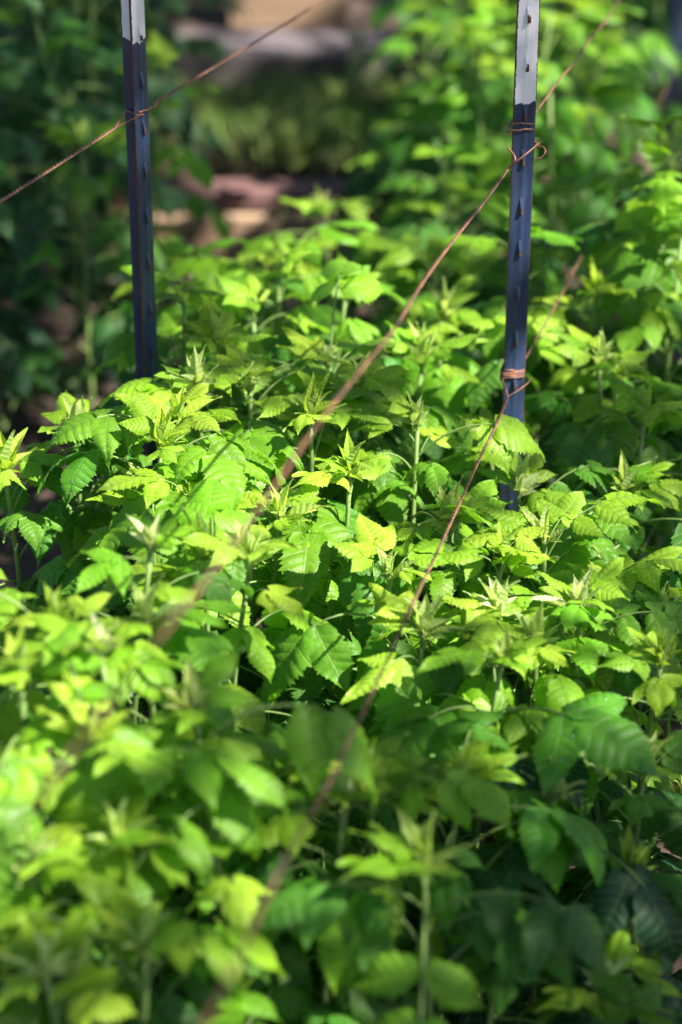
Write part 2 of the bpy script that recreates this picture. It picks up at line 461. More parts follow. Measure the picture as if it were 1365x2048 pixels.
n_cane = 0
def cane(tip, base, label, group, rng, size=1.0, light_tone=0.0, far=False, wet=False, nl=None, leaves=(), tip_scale=1.0, rad=0.0042, low=0.22, fill=False, name='raspberry_cane'):
    """tip/base in world space. leaves: extra hand-set leaves (height fraction, azimuth deg, scale, tilt, age and shade)"""
    global n_cane
    n_cane += 1
    tip = Vector(tip); base = Vector(base)
    root = thing(name, label, 'raspberry plant', base, group)
    H = tip - base
    h = H.length
    bow = Vector((rng.uniform(-1, 1), rng.uniform(-1, 1), 0)) * 0.10 * h
    lean = Vector((H.x, H.y, 0))
    def pos(f): return Vector((lean.x * f ** 1.3, lean.y * f ** 1.3, H.z * f)) + bow * math.sin(math.pi * f) * 0.5
    mb = MB()
    ns = 12 if not far else 6
    mb.tube([pos(i / ns) for i in range(ns + 1)], [rad * (1 - 0.42 * i / ns) for i in range(ns + 1)], 8 if not far else 6, 0)
    if not far:   # fine prickles
        for _ in range(int(26 * h / 0.5)):
            f = rng.uniform(0.1, 0.95); a = rng.uniform(0, 6.28)
            r = rad * (1 - 0.42 * f)
            p = pos(f) + Vector((math.cos(a), math.sin(a), 0)) * r * 0.95
            mb.tube([p, p + Vector((math.cos(a), math.sin(a), -0.35)) * 0.0022], [0.0006, 0.00012], 3, 0, cap=False)
    mb.build('stem', M['stem'], root)
    if nl is None: nl = max(6, int(round((1 - low) * h / 0.046)) + 3)
    a0 = rng.uniform(0, 6.28)
    items = []
    for i in range(nl):
        f = low + (0.97 - low) * (i / (nl - 1)) ** 0.66
        items.append((f, a0 + i * 2.399 + rng.uniform(-0.3, 0.3), None, None, None))
    for (f, az, sc, tl, ag) in leaves: items.append((f, R(az), sc * .9, tl, ag))
    for (f, az, sc, tl, ag) in items:
        auto = sc is None
        top = max(0.0, (f - 0.72) / 0.25)
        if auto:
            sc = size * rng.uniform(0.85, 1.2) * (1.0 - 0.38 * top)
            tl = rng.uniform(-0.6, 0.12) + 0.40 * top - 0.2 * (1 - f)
            ag = 0.35 + 2.3 * max(0, f - 0.3) / 0.7 + light_tone  # besides age, canes in shaded zones get darker leaf colours
        if auto and f > 0.90:
            me = rng.choice(LEAVES['young']); sc = size * rng.uniform(0.9, 1.25); ag = 3.1 + light_tone
        elif far: me = rng.choice(LEAVES['far'])
        elif f < 0.75 and rng.random() < 0.25: me = rng.choice(LEAVES['droopy'])
        elif wet and rng.random() < 0.7: me = rng.choice(LEAVES['wet'])
        else: me = rng.choice(LEAVES['mature'])
        p = pos(f); r = rad * (1 - 0.42 * f)
        put(me, 'leaf', root, p + Vector((math.cos(az), math.sin(az), 0)) * r * 0.5, az, tl, sc, age_shade_col(ag, rng), rng.uniform(-0.2, 0.2))
    if fill and rng.random() < 0.68: tm = rng.choice(LEAVES['young'])
    else: tm = rng.choice(TIPS_FAR if far else TIPS)
    for k in range(3 if not fill else 2):      # half-opened leaves closed round the tip
        put(rng.choice(LEAVES['young']), 'leaf', root, pos(.985) , rng.uniform(0, 6.28), rng.uniform(.15, .7), size * rng.uniform(.6, 1.0), age_shade_col(3.2 + light_tone, rng), rng.uniform(-.3, .3))
    if tm.name.startswith('leaf'):
        put(tm, 'leaf', root, pos(1.0), rng.uniform(0, 6.28), .7, size * .7, age_shade_col(3.5 + light_tone, rng)); return root
    put(tm, 'shoot_tip', root, pos(1.0), rng.uniform(0, 6.28), rng.uniform(-0.2, 0.2), tip_scale * size * (rng.uniform(0.5, 0.85) if fill else rng.uniform(.75, 1.0)), tuple(c * (0.9 + 0.2 * min(.5, max(-2, light_tone))) for c in rng.choice(TIPC)[:3]) + (1,))  # tip colour dimmed too where the cane stands in shade
    return root

PLACED = []
def hand(px, py, d, label, group='raspberry canes growing in the wired bed', bdx=0.0, bdy=0.0, seed=0, **kw):
    if d < 2.3:
        d += (2.5 - d) * .36
        kw['leaves'] = [(f, a, sc * .95, tl, ag) for f, a, sc, tl, ag in kw.get('leaves', ())]
    t = at_depth(px, py, d)
    b = Vector((t.x + bdx, t.y + bdy, ground_z(t.y + bdy)))
    PLACED.append((t.x, t.y))
    # the shoot tip stands above the end of the stem
    t = t - Vector((0, 0, 0.03))
    return cane(t, b, label, group, random.Random(1000 + seed), **kw)

# ------------------------------------------------------------------ hand-placed canes (shoot tip pixel, depth)
HAND = [
 # px, py, depth, label, opts
 (432, 660, 2.86, 'tallest bright shoot right beside the left metal post, narrow tip leaves spread like a star', dict(wet=True, light_tone=.6, leaves=[(.93, 215, .75, .2, 3.2), (.85, 330, .8, 0, 3), (.8, 180, .9, 0, 2.4)])),
 (392, 745, 2.74, 'pale tipped shoot with a leaf arching left across the left metal post', dict(wet=True, light_tone=.5, leaves=[(.95, 178, .95, .35, 2.8), (.82, 250, 1.15, -.1, 2.4), (.86, 340, .9, .1, 3.0), (.7, 300, 1.1, -.2, 2.2)])),
 (622, 800, 2.68, 'pale tipped shoot at the centre below a large upright three-part leaf', dict(wet=True, light_tone=.6, leaves=[(.9, 60, 1.15, .45, 3.3), (.88, 170, .85, .2, 3.2), (.8, 270, 1.35, -.05, 2.8), (.78, 220, 1.1, -.1, 2.4), (.7, 320, 1.1, -.15, 2.4)])),
 (318, 850, 2.60, 'leafy shoot whose broad leaves hide the foot of the left post', dict(wet=True, light_tone=.4, leaves=[(.93, 180, 1.2, .05, 2.4), (.95, 0, 1.2, .1, 2.6), (.9, 270, 1.3, -.1, 2.6)])),
 (352, 800, 2.66, 'dense leafy shoot against the right side of the left post', dict(wet=True, light_tone=.5, leaves=[(.95, 200, 1.2, .1, 2.6), (.93, 290, 1.2, 0, 2.7)])),
 (500, 735, 2.76, 'leafy shoot filling the top of the bright mound right of the star tip', dict(wet=True, light_tone=.7, tip_scale=.7, leaves=[(.95, 30, 1.1, .2, 3), (.95, 150, 1.1, .2, 3), (.9, 270, 1.3, 0, 2.8)])),
 (660, 690, 2.84, 'shoot with a large upright three-part leaf at the top of the mound', dict(wet=True, light_tone=.8, tip_scale=.6, leaves=[(.97, 80, 1.35, .6, 3.2), (.95, 190, 1.3, .2, 3.0), (.93, 300, 1.1, 0, 2.8)])),
 (722, 735, 2.78, 'shoot whose pale tip the thick blurred upper wire crosses', dict(wet=True, light_tone=.5, leaves=[(.92, 350, 1.0, .05, 2.8), (.85, 190, .9, .1, 2.8), (.8, 280, 1.1, -.1, 2.5)])),
 (148, 835, 2.72, 'bright shoot at the left with a bare pale stem in front of the dark path', dict(wet=True, light_tone=.4, low=.62, nl=6, leaves=[(.9, 30, 1.0, .5, 3.5), (.84, 200, 1.15, -.05, 2.4), (.82, 285, 1.05, -.2, 2.8), (.74, 330, 1.05, -.1, 2.0)])),
 (292, 960, 2.62, 'small pale pointed shoot in front of the foot of the left post', dict(wet=True, light_tone=.3, low=.5, leaves=[(.85, 330, 1.0, -.1, 2.6), (.8, 190, 1.0, -.1, 2.3)])),
 (8, 905, 2.66, 'shoot cut by the left picture edge with broad toothed leaves below its tip', dict(wet=True, light_tone=.4, low=.45, leaves=[(.7, 270, 1.2, -.3, 3.0), (.9, 20, 1.1, .25, 2.4)])),
 (836, 812, 2.72, 'shoot with one big bright leaf arching right towards the right post', dict(wet=True, light_tone=.8, leaves=[(.94, 5, 1.25, .2, 3.1), (.9, 200, .9, .1, 3.2), (.8, 285, 1.2, -.1, 2.8)])),
 (700, 905, 2.62, 'sunlit shoot with long drooping leaves in the middle of the bright patch', dict(wet=True, light_tone=.5, leaves=[(.85, 280, 1.2, -.3, 2.7), (.85, 330, 1.2, -.1, 2.8), (.8, 240, 1.1, -.2, 2.5)])),
 (1040, 950, 2.75, 'small green shoot standing right against the foot of the right post', dict(light_tone=.2, leaves=[(.9, 20, .95, .25, 2.6), (.85, 340, 1.0, 0, 2.4)])),
 (1092, 1040, 2.58, 'pale silvery tipped shoot beside a glowing yellow leaf right of the right post', dict(wet=True, light_tone=.8, leaves=[(.96, 10, .95, .4, 3.6), (.85, 345, 1.1, 0, 2.8), (.8, 290, 1.0, -.1, 2.4)])),
 (1010, 1075, 2.54, 'leaning bright shoot with a long bare pale stem slanting down to the left', dict(wet=True, light_tone=.7, bdx=-.07, bdy=-.05, low=.66, nl=6, leaves=[(.93, 200, .85, .2, 2.6), (.9, 320, 1.15, 0, 2.9), (.86, 290, 1.05, -.25, 2.9)])),
 (1205, 1120, 2.62, 'glowing yellow-green leaf cluster standing out against deep shade at the right', dict(wet=True, light_tone=1.4, leaves=[(.95, 330, 1.0, .4, 3.9), (.9, 270, .9, .1, 3.8)])),
 (1160, 1180, 2.48, 'grey-green pale tip on a dark thin stem, right of the leaning shoot', dict(wet=True, light_tone=.2, leaves=[(.93, 350, 1.1, .05, 2.0), (.88, 200, .9, .1, 2.6)])),
 (846, 1225, 2.42, 'small upright sunlit shoot touching the lower wire', dict(wet=True, light_tone=1.0, low=.72, nl=5, rad=.0034, leaves=[(.8, 200, .7, 0, 2.6)])),
 (1005, 1275, 2.36, 'shaded pale tipped shoot whose two broad leaves catch the sun below it', dict(wet=True, light_tone=.3, leaves=[(.88, 215, 1.35, -.05, 2.4), (.86, 320, 1.35, -.05, 2.5), (.8, 350, 1.25, -.1, 2.3)])),
 (1325, 1285, 2.42, 'drooping wet leafy shoot cut by the right edge, sunlit', dict(wet=True, light_tone=.7, leaves=[(.9, 200, 1.1, -.2, 2.8), (.85, 330, 1.1, -.2, 2.7)])),
 (1075, 1250, 2.44, 'short bright yellow shoot between two pale tipped ones', dict(light_tone=1.0, low=.7, nl=5, leaves=[(.9, 260, .8, -.2, 3.4)])),
 (560, 1000, 2.56, 'sunlit shoot in front of the thick orange blur of the upper wire', dict(wet=True, light_tone=.4, leaves=[(.85, 230, 1.1, -.1, 2.6), (.8, 320, 1.1, -.1, 2.4)])),
 (905, 1010, 2.60, 'bright leafy shoot just left of the lower wire', dict(wet=True, light_tone=.7, leaves=[(.85, 250, 1.2, -.25, 2.9), (.85, 310, 1.15, -.1, 2.8)])),
 (1000, 1190, 2.47, 'bright toothed leaves in full sun right of the lower wire', dict(wet=True, light_tone=.6, leaves=[(.9, 260, 1.2, -.2, 2.9)])),
 (780, 1110, 2.50, 'full sun shoot with broad hanging leaves left of the lower wire', dict(wet=True, light_tone=.4, leaves=[(.9, 220, 1.35, -.25, 2.4), (.88, 320, 1.3, -.25, 2.6), (.85, 275, 1.3, -.3, 2.5)])),
 # nearer, blurred
 (300, 1050, 2.20, 'softly blurred pale grey-green tip left of the orange wire', dict(light_tone=.2, leaves=[(.9, 20, 1.1, 0, 2.4)])),
 (498, 1085, 2.38, 'slightly blurred small yellow tip beside the orange wire', dict(light_tone=.9, leaves=[(.9, 170, 1.1, .25, 3.0)])),
 (412, 1075, 2.42, 'upright bright cupped leaf shoot left of the orange wire', dict(light_tone=.9, leaves=[(.92, 90, 1.1, .6, 3.2)])),
 (290, 1200, 2.08, 'blurred grey-green star shaped tip on a straight stem left of the upper wire', dict(light_tone=.3, low=.5, leaves=[(.8, 200, 1.2, -.1, 2.3)])),
 (185, 1430, 1.86, 'blurred blazing yellow shoot in full sun low at the left', dict(light_tone=1.3, leaves=[(.94, 210, 1.1, .1, 3.7), (.94, 335, 1.2, .1, 3.6), (.97, 100, 1.0, .5, 3.4)])),
 (110, 1190, 2.05, 'blurred shoot with a broad bright leaf spread across the left edge', dict(light_tone=.8, leaves=[(.95, 175, 1.4, .1, 3.0), (.9, 330, 1.3, 0, 2.8)])),
 (40, 1300, 1.90, 'blurred shoot at the left edge with a large hanging bright leaf', dict(light_tone=.8, leaves=[(.9, 265, 1.5, -.4, 3.0), (.9, 340, 1.2, -.1, 2.8)])),
 (200, 1260, 1.95, 'blurred shoot with a single rounded hanging leaf, bright green', dict(light_tone=.5, leaves=[(.9, 262, 1.3, -.5, 2.8)])),
 (390, 1390, 1.95, 'blurred shoot with a long narrow leaf drooping to the right over deep shade', dict(light_tone=.3, leaves=[(.95, 340, 1.6, -.1, 2.3), (.9, 200, 1.3, 0, 2.8)])),
 (600, 1500, 2.05, 'blurred grey-green shoot left of the dark part of the lower wire', dict(light_tone=-.1, leaves=[(.9, 190, 1.2, 0, 1.6), (.85, 250, 1.1, -.1, 2.0)])),
 (745, 1520, 2.02, 'blurred bright star shaped tip just right of the lower wire', dict(light_tone=1.0, leaves=[(.9, 265, 1.1, -.4, 3.3), (.93, 200, 1.0, .1, 3.2), (.93, 340, 1.0, .1, 3.0)])),
 (925, 1520, 2.06, 'blurred brownish green tip above the shaded bed on a tall bare stem', dict(light_tone=.1, low=.6, leaves=[(.9, 345, 1.3, 0, 2.2), (.9, 60, 1.1, .3, 2.6)])),
 (690, 1560, 1.95, 'blurred shoot with one rounded glowing leaf beside the lower wire', dict(light_tone=.6, leaves=[(.9, 275, 1.1, -.5, 3.2), (.88, 190, 1.1, 0, 2.2)])),
 (850, 1690, 1.86, 'blurred shoot with three long leaflets hanging straight down', dict(light_tone=.1, leaves=[(.96, 262, 1.7, -.55, 2.1), (.92, 200, 1.2, 0, 1.6), (.9, 330, 1.3, -.1, 1.6)])),
 (290, 1850, 1.72, 'blurred pale whitish tip on a thick stem at the bottom left', dict(light_tone=.8, tip_scale=1.1, rad=.0052, leaves=[(.93, 10, 1.1, .1, 3.0), (.9, 170, 1.2, .1, 3.0)])),
 (230, 1640, 1.80, 'blurred shoot with broad bright flat leaves above the pale whitish tip', dict(light_tone=.6, leaves=[(.9, 20, 1.35, .15, 2.9), (.9, 200, 1.3, 0, 2.8)])),
 (60, 1700, 1.76, 'blurred leafy shoot at the left edge near the bottom', dict(light_tone=.5, leaves=[(.9, 20, 1.3, 0, 2.6)])),
 (90, 1900, 1.66, 'blurred bright leaves filling the bottom left corner', dict(light_tone=.9, leaves=[(.9, 300, 1.5, -.1, 3.1), (.9, 60, 1.2, .1, 3.0)])),
 (430, 1640, 1.86, 'blurred mid green shoot between the yellow and the hanging leaves', dict(light_tone=.3)),
 (470, 1900, 1.93, 'blurred shaded shoot at the bottom left of the near wire end', dict(light_tone=0)),
 (650, 1850, 1.99, 'blurred shaded leafy shoot at the bottom right of the near wire end', dict(light_tone=-.2)),
 (1110, 1560, 2.30, 'dark bluish leaf cluster hanging in the shade at the lower right', dict(light_tone=-.9, leaves=[(.93, 235, 1.25, -.2, .5), (.93, 310, 1.3, -.3, .8)])),  # leaf colours lowered to deepen the lower right shade
 (1290, 1510, 2.36, 'dark crinkled leafy shoot in shade at the right edge', dict(light_tone=-.9, leaves=[(.93, 190, 1.4, -.05, .3), (.9, 320, 1.2, -.1, .3)])),
 (1260, 1720, 2.30, 'dark blue-green shoot with big hanging leaves above bare mulch', dict(light_tone=-1.0, leaves=[(.9, 260, 1.7, -.5, .2), (.9, 200, 1.3, -.2, .3)])),
 (1225, 1950, 2.02, 'blurred small green shoot at the bottom right corner', dict(light_tone=.1, low=.6)),
 (1000, 1880, 2.05, 'very dark leafy shoot low at the bottom right', dict(light_tone=-.9)),
 # further back, blurred
 (548, 500, 3.30, 'blurred sunlit shoot on a pale stem behind the bright patch, right of the left post', dict(light_tone=.9, far=True, leaves=[(.95, 30, 1.1, .2, 3.4), (.95, 200, 1.1, .2, 3.2)])),
 (650, 400, 3.62, 'blurred shoot with two glowing pointed leaves in front of dark foliage', dict(light_tone=.6, far=True, leaves=[(.93, 330, 1.3, -.1, 3.2), (.93, 220, 1.1, 0, 2.8)])),
 (890, 600, 3.10, 'blurred mid green shoot on a pale stem between the two posts', dict(light_tone=.5, leaves=[(.95, 265, 1.3, -.3, 2.8)])),
 (845, 690, 2.95, 'grey-green shoot behind the upper wire between the two posts', dict(light_tone=.2)),
 (1195, 560, 3.10, 'blurred sunlit shoot at the right beyond the lower far wire', dict(light_tone=.8, leaves=[(.95, 200, 1.2, 0, 3.2), (.95, 330, 1.2, 0, 3.2)])),
 (1200, 690, 2.92, 'tall shoot with a long bare pale stem right of the right post', dict(light_tone=.3, low=.55, leaves=[(.86, 250, 1.2, -.1, 2.4), (.8, 320, 1.2, -.2, 2.4)])),
 (1290, 800, 2.86, 'mid green shoot with large leaves hanging at the right edge', dict(light_tone=.1, leaves=[(.85, 240, 1.5, -.3, 2.2), (.85, 310, 1.4, -.2, 2.2)])),
 (1250, 950, 2.74, 'shoot with big flat leaves in half shade at the right edge', dict(light_tone=.2, leaves=[(.9, 240, 1.5, -.1, 2.3), (.9, 330, 1.4, -.1, 2.2)])),
 (1335, 262, 3.35, 'blurred tall leafy shoot in front of the third post at the top right', dict(light_tone=.3, far=True, tip_scale=.7)),
 (1300, 330, 3.3, 'blurred leafy shoot below the third post at the right edge', dict(light_tone=.2, far=True, tip_scale=.7)),
 (1345, 300, 3.15, 'blurred leafy shoot nearest the third post at the right edge', dict(light_tone=.2, far=True, tip_scale=.7, leaves=[(.9, 265, 1.6, -.4, 2.4), (.95, 340, 1.4, -.1, 2.4)])),
 (1352, 228, 3.2, 'blurred bright green leaf spray against the foot of the third post', dict(light_tone=.6, far=True, tip_scale=.6, leaves=[(.95, 265, 1.5, -.4, 3), (.9, 350, 1.5, -.1, 2.4), (.85, 250, 1.5, -.5, 2.4)])),
 (1368, 430, 3.05, 'blurred shoot cut by the right edge below the third post', dict(light_tone=.1, far=True, tip_scale=.7)),
 (1325, 480, 3.1, 'blurred mid green shoot left of the one cut by the right edge', dict(light_tone=.2, far=True, tip_scale=.7)),
 (800, 250, 4.10, 'blurred upright shoot at the top centre before the timber corner', dict(light_tone=.5, far=True)),
 (330, 100, 3.80, 'blurred bright tip poking out of the dark row right of the left post', dict(light_tone=1.2, far=True)),
 (165, 255, 3.60, 'blurred shoot with one yellow-green leaf in the dark row at the left', dict(light_tone=.3, far=True, low=.05, nl=14)),
]
for i, (px, py, d, lab, kw) in enumerate(HAND):
    hand(px, py, d, lab, seed=i, **kw)

# ------------------------------------------------------------------ filling canes, on a grid along the wired rows
ROW = R(15)
DV, SV, O0 = Vector((math.sin(ROW), math.cos(ROW), 0)), Vector((math.cos(ROW), -math.sin(ROW), 0)), Vector((-0.01, 2.62, 0))
def row_pos(u, v): return O0 + DV * u + SV * v
fr = random.Random(77)
def free(p, dmin):
    return all((p.x - q[0]) ** 2 + (p.y - q[1]) ** 2 > dmin * dmin for q in PLACED)
ZONES = {
 'front': ('blurred raspberry cane in the foreground undergrowth', 'foreground filling canes'),
 'frontdark': ('dark low raspberry cane in the shade at the lower right', 'low canes in the lower right shade'),
 'mid': ('raspberry cane in the sunlit patch between the bright shoots', 'canes between the bright shoots'),
 'behind': ('blurred raspberry cane in the green mass behind the right post', 'canes behind the right post'),
 'far': ('strongly blurred raspberry cane at the top before the boards', 'far canes at the end of the bed'),
 'dark': ('blurred dark raspberry cane in the shaded row beyond the path at left', 'canes of the dark row at the left'),
}
cand = []
u = -1.75
while u < 3.3:
    v = -0.46
    while v < 0.62:
        cand.append((u + fr.uniform(-.04, .04), v + fr.uniform(-.04, .04), 'A'))
        v += 0.125 if u < 1.2 else 0.17
    u += 0.125 if u < 1.2 else 0.17
u = 0.5
while u < 3.2:
    v = -1.75
    while v < -0.60:
        cand.append((u + fr.uniform(-.05, .05), v + fr.uniform(-.05, .05), 'C'))
        v += 0.145
    u += 0.15
for (u, v, bed) in cand:
    p = row_pos(u, v)
    if not free(p, 0.075): continue
    gz = ground_z(p.y)
    if bed == 'A':
        edge = min(v + 0.40, 0.50 - v)
        if u < -0.5: h = fr.uniform(.32, .44)
        elif u < 0.45: h = fr.uniform(.43, .545)
        elif u < .9: h = fr.uniform(.38, .49)
        else: h = fr.uniform(.44, .60) + (.13 if v > 0 else 0)
        if v > 0.28:
            h *= 0.72 if u < .1 else 0.95
        if edge < 0: h *= 0.7
        h *= fr.uniform(.84, 1.12)
        if edge < 0 and u > .2 and v < 0: continue
        light_tone = 0.15
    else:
        h = fr.uniform(.6, .95) if v < -.8 else fr.uniform(.42, .72); light_tone = -1.1  # left row's shade is partly put into darker leaf colours
    top = p + Vector((fr.uniform(-.08, .08), fr.uniform(-.07, .07), 0)); top.z = gz + h
    s = project(top); sb = project((p.x, p.y, gz))
    if s is None: continue
    if not (-170 < s[0] < 1365 + 170 and s[1] < 2048 + 260 and sb[1] > -60): continue
    # never stand in the sight of the camera
    if s[2] < 1.45: continue
    if bed == 'C':
        if s[0] > 190 and s[1] > 40: continue
        if s[0] > 330: continue
        z = 'dark'
    else:
        if -60 < s[0] < 330 and s[1] < 1000 and u > -.25: continue
        if s[0] < 640 and sb[1] < 560: continue
        if 240 < s[0] < 700 and s[1] < 520 and s[2] > 2.9: continue
        if s[0] < 800 and s[1] < 300: continue
        if s[0] > 1230 and s[1] < 265 and s[2] < 4.5: continue
        if s[0] < 260 and 700 < s[1] < 1120 and s[2] > 2.3: continue
        if s[1] > 1430: z = 'frontdark' if s[0] > 880 else 'front'
        elif s[1] > 1120: z = 'frontdark' if (s[0] > 1050 and s[1] > 1380) else 'mid'
        elif s[2] < 2.95: z = 'mid'
        elif s[2] < 4.1: z = 'behind'
        else: z = 'far'
        if z == 'frontdark': h *= .8; light_tone = -0.8; top.z = gz + h  # leaf colour darkened to deepen the shade here
    if z == 'front' and fr.random() < .40: continue
    lab, grp = ZONES[z]
    far = s[2] > 3.2
    PLACED.append((p.x, p.y))
    cane(top, (p.x, p.y, gz), lab, grp, fr, light_tone=light_tone, far=far, wet=(z == 'mid'), tip_scale=fr.uniform(.5, .85), fill=True, rad=.0030 if z == 'dark' else .0042, low=.08 if z == 'dark' else .2, nl=None if not far else (14 if z == 'dark' else 12), size=1.0 if not far else 1.12)
print('canes', n_cane)

# ------------------------------------------------------------------ steel T posts
def t_section():
    # outline (x across the flange, y: -front .. +back), with edge wear weight
    return [(-17, 0, 1), (-14.5, -.6, .35), (-5.0, -0.9, 0), (-1.6, -1.7, .05), (1.6, -1.7, .05), (5.0, -0.9, 0), (14.5, -.6, .35), (17, 0, 1),
            (17, 3.2, 1), (3.0, 4.2, 0), (2.2, 6, 0), (2.0, 28, .2), (1.4, 31, 1), (-1.4, 31, 1), (-2.0, 28, .2), (-2.2, 6, 0), (-3.0, 4.2, 0), (-17, 3.2, 1)]
EDGE_J = [random.Random(40 + i).uniform(-.0035, .0035) for i in range(18)]
def extrude_T(z0, z1, n, topwear=0.0, jit=None):
    mb = MB(); sec = t_section(); rings = []
    for i in range(n + 1):
        z = z0 + (z1 - z0) * i / n
        w = topwear * max(0, (i - n + 1.0))
        jt = EDGE_J if (jit == 'top' and i == n) or (jit == 'bottom' and i == 0) else [0] * 18
        rings.append([mb.vert((x / 1000, y / 1000, z + jt[q]), (0, 0), min(1.3, a + w)) for q, (x, y, a) in enumerate(sec)])
    k = len(sec)
    for i in range(n):
        for j in range(k):
            mb.face((rings[i][j], rings[i][(j + 1) % k], rings[i + 1][(j + 1) % k], rings[i + 1][j]))
    mb.face(tuple(rings[-1])); mb.face(tuple(reversed(rings[0])))
    return mb
def stud_mb(z):
    mb = MB()
    w0, w1, d = .0031, .0021, .0050
    y0 = -.0018
    P = [(-w0, y0, z + .013, 0), (w0, y0, z + .013, 0), (-w0, y0, z - .006, .2), (w0, y0, z - .006, .2),
         (-w1, y0 - d * .8, z + .001, .75), (w1, y0 - d * .8, z + .001, .75), (-w1, y0 - d, z - .005, 1.1), (w1, y0 - d, z - .005, 1.1)]
    ix = [mb.vert(p[:3], (0, 0), p[3]) for p in P]
    for f in ((0, 4, 5, 1), (4, 6, 7, 5), (6, 2, 3, 7), (0, 2, 6, 4), (1, 5, 7, 3)): mb.face([ix[i] for i in f])
    return mb
def t_post(loc, face_deg, top, tip_len, label, stud0, lean=(0, 0), k=0.76):
    """face_deg: how far the studded face is turned from facing the camera, to the right"""
    root = thing('metal_fence_post', label, 'fence post', loc, 'studded steel posts carrying the wires')
    root.rotation_euler = (lean[0], lean[1], R(face_deg))
    root.scale = (k, k, 1)
    extrude_T(-.1, top - tip_len, 26, jit='top').build('shaft', M['blue'], root, smooth=False)
    extrude_T(top - tip_len, top, 8, 1.0, jit='bottom').build('painted_tip', M['white'], root, smooth=False)
    z = top - stud0
    i = 0
    while z > .06:
        stud_mb(z + random.Random(i + int(top * 100)).uniform(-.0025, .0025)).build('stud', M['white'] if z > top - tip_len + .004 else M['blue'], root, smooth=False)
        z -= .054; i += 1
    return root
PR = Vector((0.199, 2.60, 0)); PL = Vector((-0.2225, 2.65, 0))
t_post(PR, 15, 0.985, 0.126, 'blue steel post with a chipped white tip and rusty wire coils, right of centre', 0.030, (0, R(.28)))
t_post(PL, 57, 1.05, 0.134, 'shaded blue steel post at the left, its white tip cut by the top edge', 0.018, (0, R(-.2)), .74)
P3 = at_depth(1350, 120, 4.4)
t_post(Vector((P3.x, P3.y, 0)), 10, 1.25, 0.13, 'blurred steel post at the top right edge, half out of the picture', 0.03)

# ------------------------------------------------------------------ wires
def twisted(pts, name, parent, pitch=0.0145, r=0.00088, off=0.00115, bare=0.0):
    """two strands wound round each other along a polyline, one mesh per strand"""
    pts = [Vector(p) for p in pts]
    # resample
    seg = []; step = pitch / 8
    acc = 0.0
    for a, b in zip(pts[:-1], pts[1:]):
        L = (b - a).length; n = max(1, int(L / step))
        for i in range(n): seg.append((a.lerp(b, i / n), (b - a).normalized(), acc + L * i / n))
        acc += L
    seg.append((pts[-1], (pts[-1] - pts[-2]).normalized(), acc))
    for k in (0, 1):
        path = []
        for (p, t, s) in seg:
            n1 = t.cross(Vector((0, 0, 1))).normalized(); n2 = n1.cross(t)
            th = 2 * math.pi * s / pitch + k * math.pi
            path.append(p + (n1 * math.cos(th) + n2 * math.sin(th)) * off)
        mb = MB(); mb.tube(path, r, 5, 0); mb.build(name, M['wire'], parent)
def sag(a, b, drop, n=14, kink=0.0, rng=None):
    out = []
    for i in range(n + 1):
        f = i / n
        p = Vector(a).lerp(Vector(b), f); p.z -= drop * 4 * f * (1 - f)
        if kink and 0 < i < n: p += Vector((rng.uniform(-1, 1), 0, rng.uniform(-1, 1))) * kink
        out.append(p)
    return out
def coil(loc, face_deg, turns, z0, z1, r=0.0011, slack=0.0009, seed=0, k=0.78):
    """turns of single wire bound round the T section (convex hull of it)"""
    rg = random.Random(seed)
    hull = [(-17, -1.2), (-3.0, -3.2), (3.0, -3.2), (17, -1.2), (18, 3.5), (3.2, 32), (-3.2, 32), (-18, 3.5)]
    pts = []
    n = int(turns * 8) + 1
    c, s = math.cos(R(face_deg)), math.sin(R(face_deg))
    for i in range(n):
        x, y = hull[i % 8]
        x, y = x / 1000 * k, y / 1000 * k if y > 0 else y / 1000 * k - slack
        z = z0 + (z1 - z0) * i / n + rg.uniform(-.0012, .0012)
        pts.append(Vector((loc.x + x * c - y * s, loc.y + x * s + y * c, z)))
    # round corners
    out = []
    for i in range(len(pts) - 1):
        for f in (0.12, 0.5, 0.88): out.append(pts[i].lerp(pts[i + 1], f))
    return out
def wire_tube(pts, name, parent, r=0.0011):
    mb = MB(); mb.tube(pts, r, 6, 0); return mb.build(name, M['wire'], parent)
def smooth_pts(pts, n=6):
    P = [Vector(p) for p in pts]; out = []
    for i in range(len(P) - 1):
        p0 = P[max(0, i - 1)]; p1 = P[i]; p2 = P[i + 1]; p3 = P[min(len(P) - 1, i + 2)]
        for k in range(n):
            t = k / n
            out.append(0.5 * ((2 * p1) + (p2 - p0) * t + (2 * p0 - 5 * p1 + 4 * p2 - p3) * t * t + (3 * p1 - p0 - 3 * p2 + p3) * t ** 3))
    out.append(P[-1]); return out

wr = random.Random(9)
